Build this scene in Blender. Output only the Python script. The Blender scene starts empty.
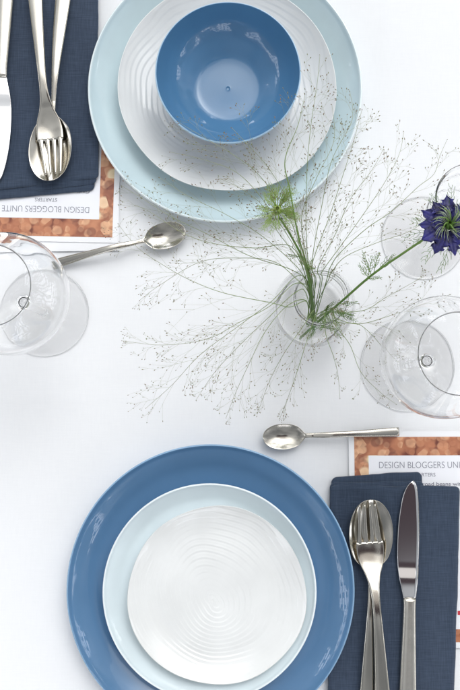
import bpy, math, random
from mathutils import Vector, Matrix, noise
R = math.radians
S = bpy.context.scene
COL = S.collection
random.seed(7)

# ------------------------------------------------------------------ camera, world, sun, exposure
H = 0.80; FPX = 800.0; TILT = math.atan(60 / 800)
cam_d = bpy.data.cameras.new("camera"); cam = bpy.data.objects.new("camera", cam_d); COL.objects.link(cam)
cam.location = (0, 0, H); cam.rotation_euler = (TILT, 0, 0)
cam_d.sensor_fit = 'VERTICAL'; cam_d.angle = 2 * math.atan(345 / FPX)
cam_d.clip_start = 0.01; cam_d.clip_end = 200
S.camera = cam
SUN_DIR = Vector((0.30, 0.75, 1.25)).normalized()
SUN_EL = math.asin(SUN_DIR.z); SUN_AZ = math.atan2(SUN_DIR.x, SUN_DIR.y)

w = bpy.data.worlds.new("World"); S.world = w; w.use_nodes = True
nt = w.node_tree; nt.nodes.clear()
def N(t, **kw):
    n = nt.nodes.new(t)
    for k, v in kw.items(): setattr(n, k, v)
    return n
def L(a, b): nt.links.new(a, b)
def math_n(op, a, b=None, c=None):
    n = N('ShaderNodeMath', operation=op)
    for i, v in enumerate((a, b, c)):
        if v is None: continue
        if isinstance(v, (int, float)): n.inputs[i].default_value = v
        else: L(v, n.inputs[i])
    return n.outputs[0]
def maprange(v, a, b, c=0.0, d=1.0):
    n = N('ShaderNodeMapRange', interpolation_type='SMOOTHSTEP')
    L(v, n.inputs[0])
    for i, x in enumerate((a, b, c, d)): n.inputs[i + 1].default_value = x
    return n.outputs[0]
sky = N('ShaderNodeTexSky', sky_type='NISHITA', sun_disc=False, sun_elevation=SUN_EL, sun_rotation=SUN_AZ)
sky.dust_density = 3.0; sky.air_density = 1.0; sky.ozone_density = 1.0
bw = N('ShaderNodeRGBToBW'); L(sky.outputs[0], bw.inputs[0])
tc = N('ShaderNodeTexCoord'); sep = N('ShaderNodeSeparateXYZ'); L(tc.outputs['Generated'], sep.inputs[0])
nz = N('ShaderNodeTexNoise'); nz.inputs['Scale'].default_value = 2.2; nz.inputs['Detail'].default_value = 5
L(tc.outputs['Generated'], nz.inputs['Vector'])
cloudv = maprange(nz.outputs['Fac'], 0.35, 0.65, 1.0, 2.4)
cb = math_n('MULTIPLY', bw.outputs[0], cloudv)
cc = N('ShaderNodeCombineColor'); 
L(math_n('MULTIPLY', cb, 0.97), cc.inputs[0]); L(cb, cc.inputs[1]); L(math_n('MULTIPLY', cb, 1.01), cc.inputs[2])
mx = N('ShaderNodeMix', data_type='RGBA'); mx.inputs[0].default_value = 0.86
L(sky.outputs[0], mx.inputs[6]); L(cc.outputs[0], mx.inputs[7])
# garden horizon: a dark tree line of uneven height, and lawn below
nz2 = N('ShaderNodeTexNoise'); nz2.inputs['Scale'].default_value = 5.0; nz2.inputs['Detail'].default_value = 6
L(tc.outputs['Generated'], nz2.inputs['Vector'])
elev = math_n('SUBTRACT', sep.outputs['Z'], math_n('MULTIPLY', nz2.outputs['Fac'], 0.62))
trees = maprange(elev, 0.10, 0.20, 1.0, 0.0)
mx2 = N('ShaderNodeMix', data_type='RGBA'); L(trees, mx2.inputs[0]); L(mx.outputs[2], mx2.inputs[6])
# added bright panes in the darker belt, made up for window-like reflections in glaze
az = math_n('ARCTAN2', sep.outputs['Y'], sep.outputs['X'])
cxy = N('ShaderNodeCombineXYZ'); L(math_n('MULTIPLY', az, 1.6), cxy.inputs[0]); L(math_n('MULTIPLY', sep.outputs['Z'], 3.2), cxy.inputs[1])
bk = N('ShaderNodeTexBrick'); L(cxy.outputs[0], bk.inputs['Vector']); bk.inputs['Scale'].default_value = 1.9; bk.inputs['Mortar Size'].default_value = 0.05
bk.inputs['Color1'].default_value = (1, 1, 1, 1); bk.inputs['Color2'].default_value = (1, 1, 1, 1); bk.inputs['Mortar'].default_value = (0, 0, 0, 1)
nz3 = N('ShaderNodeTexNoise'); nz3.inputs['Scale'].default_value = 2.6; nz3.inputs['Detail'].default_value = 1; nz3.inputs['Roughness'].default_value = .5
L(tc.outputs['Generated'], nz3.inputs['Vector'])
bright_panes = math_n('MULTIPLY', bk.outputs['Color'], maprange(nz3.outputs['Fac'], .53, .56, 0, 1))
band = math_n('MULTIPLY', maprange(sep.outputs['Z'], .12, .2, 0, 1), maprange(sep.outputs['Z'], .50, .60, 1, 0))
bright_panes = math_n('MULTIPLY', bright_panes, band)
gcol = N('ShaderNodeMix', data_type='RGBA'); L(bright_panes, gcol.inputs[0])
gcol.inputs[6].default_value = (2.4, 2.5, 2.2, 1); gcol.inputs[7].default_value = (38, 39, 42, 1)
L(gcol.outputs[2], mx2.inputs[7])
# unseen dark patch added near the zenith so the knife blade mirrors dark
dp = N('ShaderNodeVectorMath', operation='DOT_PRODUCT'); L(tc.outputs['Generated'], dp.inputs[0])
dp.inputs[1].default_value = Vector((0.23, 0.0, 1.0)).normalized()
dpn = math_n('ADD', dp.outputs['Value'], math_n('MULTIPLY', math_n('SUBTRACT', nz2.outputs['Fac'], 0.5), 0.10))
dark_patch = maprange(dpn, 0.964, 0.978, 0.0, 1.0)
mx3 = N('ShaderNodeMix', data_type='RGBA'); L(dark_patch, mx3.inputs[0]); L(mx2.outputs[2], mx3.inputs[6])
mx3.inputs[7].default_value = (0.42, 0.30, 0.36, 1)
bg = N('ShaderNodeBackground'); bg.inputs['Strength'].default_value = 0.13
L(mx3.outputs[2], bg.inputs['Color'])
wo = N('ShaderNodeOutputWorld'); L(bg.outputs[0], wo.inputs['Surface'])

sd = bpy.data.lights.new("sun", 'SUN'); so = bpy.data.objects.new("sun", sd); COL.objects.link(so)
sd.energy = 0.55; sd.angle = R(60); sd.color = (1.0, 0.97, 0.93)
so.rotation_euler = SUN_DIR.to_track_quat('Z', 'Y').to_euler(); so.location = (0, 0, 3)
S.view_settings.view_transform = 'Standard'; S.view_settings.look = 'None'
S.view_settings.gamma = 1; S.view_settings.use_curve_mapping = False
S.view_settings.exposure = 0.06
S.render.engine = 'CYCLES'
cy = S.cycles
cy.max_bounces = 40; cy.transmission_bounces = 40; cy.glossy_bounces = 6; cy.diffuse_bounces = 5; cy.transparent_max_bounces = 12
cy.caustics_reflective = False; cy.caustics_refractive = True; cy.blur_glossy = 0.3
cy.use_denoising = True; cy.sample_clamp_indirect = 8

# ------------------------------------------------------------------ helpers
CT, ST = math.cos(TILT), math.sin(TILT)
def at(px, py, z=0.0):
    """the point of the real table scene at height z that stands at this place of the photograph's plan"""
    x = (px - 230) / FPX; y = (345 - py) / FPX
    d = Vector((x, y * CT + ST, y * ST - CT))
    t = (z - H) / d.z
    return Vector((d.x * t, d.y * t, z))

def tag(o, label=None, cat=None, group=None, kind=None):
    if label: o['label'] = label
    if cat: o['category'] = cat
    if group: o['group'] = group
    if kind: o['kind'] = kind
    return o
def empty(name, loc=(0, 0, 0), rz=0.0):
    o = bpy.data.objects.new(name, None); COL.objects.link(o)
    o.location = loc; o.rotation_euler = (0, 0, rz); o.empty_display_size = 0.01
    return o
def mesh(name, vs, fs, mat, parent=None, smooth=True, loc=None, vcol=None):
    me = bpy.data.meshes.new(name); me.from_pydata([tuple(v) for v in vs], [], fs); me.validate()
    if smooth: me.shade_smooth()
    me.materials.append(mat)
    if vcol is not None:
        a = me.attributes.new('tone', 'FLOAT', 'POINT'); a.data.foreach_set('value', vcol)
    o = bpy.data.objects.new(name, me); COL.objects.link(o)
    if parent: o.parent = parent
    if loc is not None: o.location = loc
    return o
def fix_normals(o):
    import bmesh
    bm = bmesh.new(); bm.from_mesh(o.data); bmesh.ops.recalc_face_normals(bm, faces=bm.faces); bm.to_mesh(o.data); bm.free()

def catmull(pts, k=6):
    out = []; n = len(pts)
    P = [Vector(p) for p in pts]
    for i in range(n - 1):
        p0 = P[max(i - 1, 0)]; p1 = P[i]; p2 = P[i + 1]; p3 = P[min(i + 2, n - 1)]
        for j in range(k):
            t = j / k
            out.append(0.5 * ((2 * p1) + (p2 - p0) * t + (2 * p0 - 5 * p1 + 4 * p2 - p3) * t * t + (3 * p1 - p0 - 3 * p2 + p3) * t ** 3))
    out.append(P[-1]); return out

def interp(tab, x):
    if x <= tab[0][0]: return tab[0][1]
    for (a, va), (b, vb) in zip(tab, tab[1:]):
        if x <= b:
            t = (x - a) / (b - a); return va + (vb - va) * t
    return tab[-1][1]
def sinterp(tab, x):
    """smooth (catmull) table lookup"""
    n = len(tab)
    if x <= tab[0][0]: return tab[0][1]
    for i in range(n - 1):
        if x <= tab[i + 1][0]:
            x0, y0 = tab[i]; x1, y1 = tab[i + 1]
            m0 = (y1 - tab[i - 1][1]) / (x1 - tab[i - 1][0]) if i > 0 else (y1 - y0) / (x1 - x0)
            m1 = (tab[i + 2][1] - y0) / (tab[i + 2][0] - x0) if i < n - 2 else (y1 - y0) / (x1 - x0)
            h = x1 - x0; t = (x - x0) / h
            return (2*t**3-3*t*t+1)*y0 + (t**3-2*t*t+t)*h*m0 + (-2*t**3+3*t*t)*y1 + (t**3-t*t)*h*m1
    return tab[-1][1]

def lathe(name, prof, mat, parent=None, n=128, k=5, wob=None, flip=False):
    """prof: list of (r, z). wob(theta, r, z, side) -> (r, z)."""
    pr = [(p.x, p.y) for p in catmull([(r, z, 0) for r, z in prof], k)] if k > 1 else prof
    vs = []; fs = []; rings = []
    for i, (r, z) in enumerate(pr):
        if r < 1e-6:
            rings.append([len(vs)]); vs.append((0, 0, z)); continue
        ring = []
        for j in range(n):
            th = 2 * math.pi * j / n
            rr, zz = (r, z) if wob is None else wob(th, r, z, i / (len(pr) - 1))
            ring.append(len(vs)); vs.append((rr * math.cos(th), rr * math.sin(th), zz))
        rings.append(ring)
    for a, b in zip(rings, rings[1:]):
        for j in range(n):
            k2 = (j + 1) % n
            if len(a) == 1 and len(b) == 1: continue
            if len(a) == 1: fs.append((a[0], b[j], b[k2]))
            elif len(b) == 1: fs.append((a[j], b[0], a[k2]))
            else: fs.append((a[j], b[j], b[k2], a[k2]))
    if flip: fs = [tuple(reversed(f)) for f in fs]
    return mesh(name, vs, fs, mat, parent)

# ------------------------------------------------------------------ materials
def newmat(name):
    m = bpy.data.materials.new(name); m.use_nodes = True
    t = m.node_tree; b = t.nodes['Principled BSDF']; return m, t, b
def simple(name, col, rough=0.5, metal=0.0, coat=0.0, var=0.0, scale=40, ior=1.5, trans=0.0, bump=0.0, bscale=400):
    m, t, b = newmat(name)
    b.inputs['Base Color'].default_value = (*col, 1); b.inputs['Roughness'].default_value = rough
    b.inputs['Metallic'].default_value = metal; b.inputs['Coat Weight'].default_value = coat
    b.inputs['Coat Roughness'].default_value = 0.04; b.inputs['IOR'].default_value = ior
    b.inputs['Transmission Weight'].default_value = trans
    c = t.nodes.new('ShaderNodeTexCoord')
    if var:
        nz = t.nodes.new('ShaderNodeTexNoise'); nz.inputs['Scale'].default_value = scale; nz.inputs['Detail'].default_value = 5
        t.links.new(c.outputs['Object'], nz.inputs['Vector'])
        r = t.nodes.new('ShaderNodeValToRGB')
        r.color_ramp.elements[0].position = 0.3; r.color_ramp.elements[1].position = 0.7
        r.color_ramp.elements[0].color = (*[x * (1 - var) for x in col], 1)
        r.color_ramp.elements[1].color = (*[min(1, x * (1 + var)) for x in col], 1)
        t.links.new(nz.outputs['Fac'], r.inputs[0]); t.links.new(r.outputs[0], b.inputs['Base Color'])
    if bump:
        nz = t.nodes.new('ShaderNodeTexNoise'); nz.inputs['Scale'].default_value = bscale; nz.inputs['Detail'].default_value = 3
        t.links.new(c.outputs['Object'], nz.inputs['Vector'])
        bp = t.nodes.new('ShaderNodeBump'); bp.inputs['Strength'].default_value = bump; bp.inputs['Distance'].default_value = 0.0004
        t.links.new(nz.outputs['Fac'], bp.inputs['Height']); t.links.new(bp.outputs[0], b.inputs['Normal'])
    return m

def glaze(name, col, edge, rim_r, edge_w=0.0016, rough=0.12):
    """glazed stoneware: glaze runs thin and pale on the lip (radius rim_r)"""
    m, t, b = newmat(name)
    c = t.nodes.new('ShaderNodeTexCoord'); sp = t.nodes.new('ShaderNodeSeparateXYZ'); t.links.new(c.outputs['Object'], sp.inputs[0])
    cx = t.nodes.new('ShaderNodeCombineXYZ'); t.links.new(sp.outputs[0], cx.inputs[0]); t.links.new(sp.outputs[1], cx.inputs[1])
    ln = t.nodes.new('ShaderNodeVectorMath'); ln.operation = 'LENGTH'; t.links.new(cx.outputs[0], ln.inputs[0])
    mr = t.nodes.new('ShaderNodeMapRange'); mr.interpolation_type = 'SMOOTHSTEP'
    t.links.new(ln.outputs['Value'], mr.inputs[0]); mr.inputs[1].default_value = rim_r - edge_w; mr.inputs[2].default_value = rim_r - edge_w * 0.2
    nz = t.nodes.new('ShaderNodeTexNoise'); nz.inputs['Scale'].default_value = 18; nz.inputs['Detail'].default_value = 6
    t.links.new(c.outputs['Object'], nz.inputs['Vector'])
    r = t.nodes.new('ShaderNodeValToRGB'); r.color_ramp.elements[0].position = .3; r.color_ramp.elements[1].position = .7
    r.color_ramp.elements[0].color = (*[x * .93 for x in col], 1); r.color_ramp.elements[1].color = (*[min(1, x * 1.05) for x in col], 1)
    t.links.new(nz.outputs['Fac'], r.inputs[0])
    mx = t.nodes.new('ShaderNodeMix'); mx.data_type = 'RGBA'
    t.links.new(mr.outputs[0], mx.inputs[0]); t.links.new(r.outputs[0], mx.inputs[6]); mx.inputs[7].default_value = (*edge, 1)
    t.links.new(mx.outputs[2], b.inputs['Base Color'])
    b.inputs['Specular IOR Level'].default_value = 0.15
    b.inputs['Roughness'].default_value = 0.3; b.inputs['Coat Weight'].default_value = 1.0; b.inputs['Coat Roughness'].default_value = rough * 0.25
    bp = t.nodes.new('ShaderNodeBump'); bp.inputs['Strength'].default_value = 0.10; bp.inputs['Distance'].default_value = 0.0006
    nz2 = t.nodes.new('ShaderNodeTexNoise'); nz2.inputs['Scale'].default_value = 60; nz2.inputs['Detail'].default_value = 1
    t.links.new(c.outputs['Object'], nz2.inputs['Vector']); t.links.new(nz2.outputs['Fac'], bp.inputs['Height'])
    t.links.new(bp.outputs[0], b.inputs['Coat Normal'])
    return m

def weave(name, col, dark, scale, bump, var, rough=0.85, sheen=0.2):
    """woven cloth: crossed threads with slubs"""
    m, t, b = newmat(name)
    c = t.nodes.new('ShaderNodeTexCoord')
    def wav(direction):
        mp = t.nodes.new('ShaderNodeMapping'); t.links.new(c.outputs['Object'], mp.inputs[0])
        wv = t.nodes.new('ShaderNodeTexWave'); wv.bands_direction = direction; wv.inputs['Scale'].default_value = scale
        wv.inputs['Distortion'].default_value = 1.2; wv.inputs['Detail'].default_value = 2; wv.inputs['Detail Scale'].default_value = 0.3
        t.links.new(mp.outputs[0], wv.inputs[0]); return wv.outputs['Fac']
    def slub(sx, sy):
        mp = t.nodes.new('ShaderNodeMapping'); mp.inputs['Scale'].default_value = (sx, sy, 20); t.links.new(c.outputs['Object'], mp.inputs[0])
        nz = t.nodes.new('ShaderNodeTexNoise'); nz.inputs['Scale'].default_value = 1; nz.inputs['Detail'].default_value = 4
        t.links.new(mp.outputs[0], nz.inputs['Vector']); return nz.outputs['Fac']
    def add(a, b2, op='ADD'):
        n = t.nodes.new('ShaderNodeMath'); n.operation = op; t.links.new(a, n.inputs[0])
        if isinstance(b2, float): n.inputs[1].default_value = b2
        else: t.links.new(b2, n.inputs[1])
        return n.outputs[0]
    wx, wy = wav('X'), wav('Y')
    h = add(wx, wy)
    s = add(slub(900, 60), slub(60, 900))
    r = t.nodes.new('ShaderNodeValToRGB'); r.color_ramp.elements[0].position = 0.5 - 0.5 * 0.34; r.color_ramp.elements[1].position = 0.5 + 0.5 * 0.34
    r.color_ramp.elements[0].color = (*dark, 1); r.color_ramp.elements[1].color = (*col, 1)
    mixed = add(add(s, 0.5, 'MULTIPLY'), add(add(h, 0.5, 'SUBTRACT') if False else h, var, 'MULTIPLY'))
    mixed = add(mixed, -var)
    t.links.new(mixed, r.inputs[0]); t.links.new(r.outputs[0], b.inputs['Base Color'])
    b.inputs['Roughness'].default_value = rough; b.inputs['Sheen Weight'].default_value = sheen
    b.inputs['Specular IOR Level'].default_value = 0.2
    bp = t.nodes.new('ShaderNodeBump'); bp.inputs['Strength'].default_value = bump; bp.inputs['Distance'].default_value = 0.0003
    t.links.new(add(h, add(s, 2.0, 'MULTIPLY')), bp.inputs['Height']); t.links.new(bp.outputs[0], b.inputs['Normal'])
    return m

M = {}
M['cloth'] = weave('white_damask', (0.86, 0.862, 0.875), (0.83, 0.832, 0.85), 420, 0.10, 0.05)
M['linen'] = weave('navy_linen', (0.051, 0.076, 0.125), (0.025, 0.040, 0.072), 620, 0.5, 0.06, sheen=0.35)
M['steel'] = simple('polished_steel', (0.55, 0.52, 0.465), 0.15, 1.0, var=0.03, scale=60, bump=0.05, bscale=900)
M['satin'] = simple('satin_steel', (0.74, 0.70, 0.63), 0.24, 1.0, var=0.05, scale=90, bump=0.12, bscale=1800)
M['blade'] = simple('mirror_steel', (0.84, 0.83, 0.83), 0.11, 1.0)
M['glass'] = simple('clear_glass', (1, 1, 1), 0.0, trans=1.0, ior=1.38)
M['paper'] = simple('white_paper', (0.86, 0.86, 0.88), 0.6, var=0.01)
M['panel'] = simple('printed_white', (0.84, 0.84, 0.88), 0.5, var=0.01)
M['ink'] = simple('grey_ink', (0.20, 0.20, 0.25), 0.6)
M['red_ink'] = simple('red_ink', (0.55, 0.03, 0.05), 0.6)
M['green_ink'] = simple('green_ink', (0.35, 0.5, 0.05), 0.6)
M['table'] = simple('table_wood', (0.3, 0.2, 0.12), 0.6, var=0.2)

def stemmat(name, a, bcol):
    m, t, b = newmat(name)
    at_ = t.nodes.new('ShaderNodeAttribute'); at_.attribute_name = 'tone'
    c = t.nodes.new('ShaderNodeTexCoord'); nz = t.nodes.new('ShaderNodeTexNoise'); nz.inputs['Scale'].default_value = 150
    t.links.new(c.outputs['Object'], nz.inputs['Vector'])
    ad = t.nodes.new('ShaderNodeMath'); ad.operation = 'MULTIPLY_ADD'; t.links.new(nz.outputs['Fac'], ad.inputs[0]); ad.inputs[1].default_value = 0.5
    sb = t.nodes.new('ShaderNodeMath'); sb.operation = 'SUBTRACT'; t.links.new(at_.outputs['Fac'], sb.inputs[0]); sb.inputs[1].default_value = 0.25
    t.links.new(sb.outputs[0], ad.inputs[2])
    mx = t.nodes.new('ShaderNodeMix'); mx.data_type = 'RGBA'; mx.clamp_factor = True; t.links.new(ad.outputs[0], mx.inputs[0])
    mx.inputs[6].default_value = (*a, 1); mx.inputs[7].default_value = (*bcol, 1)
    t.links.new(mx.outputs[2], b.inputs['Base Color']); b.inputs['Roughness'].default_value = 0.55
    return m
M['stem'] = stemmat('grass_culm', (0.14, 0.25, 0.045), (0.33, 0.33, 0.20))
M['seed'] = stemmat('grass_seed', (0.18, 0.20, 0.08), (0.22, 0.15, 0.09))
M['green'] = stemmat('nigella_green', (0.09, 0.19, 0.03), (0.24, 0.36, 0.08))
M['bud'] = stemmat('nigella_bud', (0.16, 0.30, 0.04), (0.45, 0.58, 0.16))
M['petal'] = simple('petal_blue', (0.019, 0.017, 0.135), 0.5, var=0.7, scale=170, bump=0.5, bscale=500)
M['stamen'] = simple('stamen_dark', (0.035, 0.03, 0.06), 0.5, var=0.3, scale=300)
M['filament'] = simple('filament_pale', (0.34, 0.40, 0.28), 0.5, var=0.2, scale=300)

def copper():
    m, t, b = newmat('copper_bokeh_print')
    c = t.nodes.new('ShaderNodeTexCoord')
    def layer(scale, off):
        mp = t.nodes.new('ShaderNodeMapping'); mp.inputs['Location'].default_value = (off, off * .7, 0); t.links.new(c.outputs['Object'], mp.inputs[0])
        v = t.nodes.new('ShaderNodeTexVoronoi'); v.voronoi_dimensions = '2D'; v.inputs['Scale'].default_value = scale; v.inputs['Randomness'].default_value = 0.75
        t.links.new(mp.outputs[0], v.inputs['Vector']); return v
    def ramp(stops, fac):
        r = t.nodes.new('ShaderNodeValToRGB'); r.color_ramp.interpolation = 'LINEAR'
        while len(r.color_ramp.elements) < len(stops): r.color_ramp.elements.new(0.5)
        for e, (p, col) in zip(r.color_ramp.elements, stops): e.position = p; e.color = (*col, 1)
        t.links.new(fac, r.inputs[0]); return r.outputs[0]
    def mixc(f, a, b_):
        mx = t.nodes.new('ShaderNodeMix'); mx.data_type = 'RGBA'
        t.links.new(f, mx.inputs[0]); t.links.new(a, mx.inputs[6]); t.links.new(b_, mx.inputs[7]); return mx
    nzc = t.nodes.new('ShaderNodeTexNoise'); nzc.inputs['Scale'].default_value = 55; nzc.inputs['Detail'].default_value = 2
    t.links.new(c.outputs['Object'], nzc.inputs['Vector'])
    cur = ramp([(0.35, (0.16, 0.04, 0.025)), (0.5, (0.36, 0.12, 0.06)), (0.66, (0.55, 0.23, 0.12))], nzc.outputs['Fac'])
    for sc_, off, r_, al in ((150, 1.1, .50, .55), (120, 4.7, .52, .50), (95, 3.3, .50, .62), (88, 7.9, .50, .55), (70, 9.4, .46, .95)):
        v2 = layer(sc_, off); sp2 = t.nodes.new('ShaderNodeSeparateColor'); t.links.new(v2.outputs['Color'], sp2.inputs[0])
        disc = ramp([(0.0, (.8, .8, .8)), (r_ - .12, (1, 1, 1)), (r_ + .04, (0, 0, 0))], v2.outputs['Distance'])
        lim = .82 if al > .9 else .35
        pick = ramp([(lim, (0, 0, 0)), (lim + .04, (al, al, al))], sp2.outputs[1])
        ml = t.nodes.new('ShaderNodeMath'); ml.operation = 'MULTIPLY'; t.links.new(disc, ml.inputs[0]); t.links.new(pick, ml.inputs[1])
        if al > .9: dcol = ramp([(.2, (0.85, 0.60, 0.38)), (.8, (0.88, 0.76, 0.50))], sp2.outputs[0])
        else: dcol = ramp([(0.1, (0.15, 0.04, 0.03)), (.4, (0.48, 0.18, 0.09)), (.7, (0.68, 0.32, 0.17)), (.95, (0.82, 0.50, 0.30))], sp2.outputs[0])
        mx = mixc(ml.outputs[0], cur, dcol); cur = mx.outputs[2]
    t.links.new(mx.outputs[2], b.inputs['Base Color']); b.inputs['Roughness'].default_value = 0.45
    return m
M['copper'] = copper()

# ------------------------------------------------------------------ the table and its cloth
def cloth_z(x, y):
    z = 0.0
    for cx, wd, am in ((at(49, 500).x, 0.0035, 0.00035), (at(163, 500).x, 0.006, 0.0003), (at(386, 100).x, 0.004, 0.00035)):
        d = (x - cx + 0.002 * math.sin(y * 9)) / wd
        z += am * math.exp(-d * d)
    d = (y - at(100, 398).y) / 0.004; z += 0.0004 * math.exp(-d * d)
    z += 0.0007 * (noise.noise(Vector((x * 7, y * 5, 2.0)))) + 0.0003 * noise.noise(Vector((x * 30, y * 22, 5.0)))
    return z - 0.0012
vs = []; fs = []
NX, NY = 360, 400; X0, X1, Y0, Y1 = -0.85, 0.85, -1.00, 1.10
for j in range(NY + 1):
    for i in range(NX + 1):
        x = X0 + (X1 - X0) * i / NX; y = Y0 + (Y1 - Y0) * j / NY
        # beyond the table's edge the cloth hangs down
        ex = max(0, abs(x) - 0.80); ey = max(0, abs(y - 0.05) - 1.0)
        z = cloth_z(x, y); e = max(ex, ey)
        if e > 0: z -= min(e, 0.012) + max(0, e - 0.012) * 6
        vs.append((x, y, z))
for j in range(NY):
    for i in range(NX):
        a = j * (NX + 1) + i; fs.append((a, a + 1, a + NX + 2, a + NX + 1))
cl = mesh('tablecloth', vs, fs, M['cloth'])
tag(cl, 'smooth white tablecloth with faint ironed creases covering the whole table', 'tablecloth')

# ------------------------------------------------------------------ crockery
def coupe(name, Rr, hz, well, mat, parent=None, foot=None, th=0.004, lipw=0.0012, wob=None, n=160, k=6, flat=0.0):
    foot = foot or well * 0.75
    prof = [(0, th), (well * .5, th), (well * .88, th + .0004), (well + (Rr - well) * .30, th + (hz - th) * .13),
            (well + (Rr - well) * .62, th + (hz - th) * .42), (well + (Rr - well) * .86, th + (hz - th) * .76),
            (Rr - lipw * 1.5, hz - .0006), (Rr - lipw * .7, hz + .0002), (Rr, hz - .0006), (Rr - .0004, hz - .0022),
            (well + (Rr - well) * .80, th + (hz - th) * .50 - th * .5), (well + (Rr - well) * .5, th * .55 + (hz - th) * .12), (foot + .006, .0012),
            (foot + .002, 0.0), (foot - .001, 0.0), (foot - .003, .0012), (foot * .5, .0014), (0, .0014)]
    return lathe(name, prof, mat, parent, n=n, k=k, wob=wob)

def rippled(name, Rr, hz, well, mat, seed, parent=None):
    """porcelain plate thrown with irregular concentric ridges and an uneven edge"""
    rnd = random.Random(seed); ph = [rnd.uniform(0, 6.28) for _ in range(8)]
    ox, oy = -0.004, -0.010
    prof = []; th = .004
    nr = 110
    for i in range(nr + 1):
        r = (Rr - .0008) * i / nr; q = max(0, (r - well) / (Rr - well))
        prof.append((r, th + (hz - th) * (0.75 * q * q + 0.25 * q)))
    prof += [(Rr - .0001, hz + .0001), (Rr, hz - .0007), (Rr - .0008, hz - .0018), (well + (Rr - well) * .6, th + (hz - th) * .22), (well, .0012), (well * .72, .0), (well * .66, .0), (well * .6, .0012), (0, .0013)]
    def wob(t, r, z, u):
        f = r / Rr
        e = 1 + f * f * (.011 * math.sin(2 * t + ph[0]) + .009 * math.sin(3 * t + ph[1]) + .005 * math.sin(5 * t + ph[2]) + .003 * math.sin(7 * t + ph[3]))
        if u < (nr / len(prof)) * 1.0:
            x = r * math.cos(t) - ox * (1 - f); y = r * math.sin(t) - oy * (1 - f)
            rr = math.hypot(x, y); tt = math.atan2(y, x)
            s = rr * 1000 / (5.0 + .6 * (Rr > .1)) + .55 * math.sin(tt + ph[4]) + .4 * math.sin(2 * tt + ph[5]) * (1 + f) + 1.0 * noise.noise(Vector((x * 22, y * 22, seed)))
            sw = (s + .17 * math.sin(2 * math.pi * s)) 
            a = (0.00030 if Rr < .1 else .00022) * max(0.08, 0.55 + 1.0 * noise.noise(Vector((x * 30, y * 30, seed + 3))))
            z += a * math.sin(2 * math.pi * sw) * (1 - max(0, (f - .97) / .03)) + .0003 * f * math.sin(3 * t + ph[6])
        return r * e, z
    return lathe(name, prof, mat, parent, n=300, k=1, wob=wob)

BLUE = (0.092, 0.200, 0.355); PALE_EDGE = (0.50, 0.64, 0.78)
AQUA = (0.56, 0.68, 0.72); AQUA2 = (0.70, 0.785, 0.82)
def place(o, px, py, z_rim, z0, rz=0):
    p = at(px, py, z_rim); o.location = (p.x, p.y, z0); o.rotation_euler = (0, 0, rz)

# lower setting
o = coupe('dinner_plate', .1368, .0245, .097, glaze('blue_glaze', BLUE, (0.25, 0.41, 0.60), .1368))
place(o, 210.5, 589.5, .0245, 0); tag(o, 'large cornflower blue dinner plate, bottom plate of the stack beside the fork', 'plate', 'stacked plates')
o = coupe('side_plate', .1017, .0190, .074, glaze('pale_aqua_glaze', AQUA2, (0.84, 0.88, 0.90), .1017, .0022))
place(o, 209.5, 592, .026, .0062); tag(o, 'very pale aqua side plate lying between the cornflower blue plate and a rippled white plate', 'plate', 'stacked plates')
WHITE = glaze('white_porcelain', (0.76, 0.765, 0.76), (0.84, 0.84, 0.84), .5, rough=.3)
o = rippled('rippled_plate', .0840, .0150, .058, WHITE, 3)
place(o, 217, 595, .0265, .0118); tag(o, 'small white porcelain plate with rippled rings, empty, topmost in the lower stack', 'plate', 'stacked plates')
# upper setting
o = coupe('dinner_plate', .1368, .0225, .096, glaze('aqua_glaze', AQUA, (0.80, 0.88, 0.90), .1368, .0028))
place(o, 225, 87, .0225, 0); tag(o, 'large aqua dinner plate under the white rippled plate that holds the blue bowl', 'plate', 'stacked plates')
o = rippled('rippled_plate', .1088, .0175, .074, WHITE, 11)
place(o, 227.5, 85, .0245, .0068); tag(o, 'larger white rippled plate with the blue bowl standing on it', 'plate', 'stacked plates')
bowl = [(0, .0040), (.0012, .0041), (.0022, .0046), (.0040, .0045), (.018, .0044), (.0285, .0047), (.0335, .0060), (.0405, .0098), (.050, .0155), (.059, .0255), (.0650, .0385), (.0668, .0435), (.0676, .0444), (.0684, .0436), (.0680, .0410),
        (.0622, .0255), (.0535, .0140), (.0420, .0060), (.0330, .0020), (.0315, .0000), (.0290, .0000), (.0275, .0018), (0, .0020)]
o = lathe('cereal_bowl', bowl, glaze('bowl_glaze', (0.080, 0.205, 0.37), (0.40, 0.58, 0.75), .0684, .0014), n=160, k=6)
o.scale = (1.02, 1.02, 1.02); place(o, 228, 72, .056, .0110); tag(o, 'glossy cornflower blue bowl, empty, standing on the upper rippled white plate', 'bowl')

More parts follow.
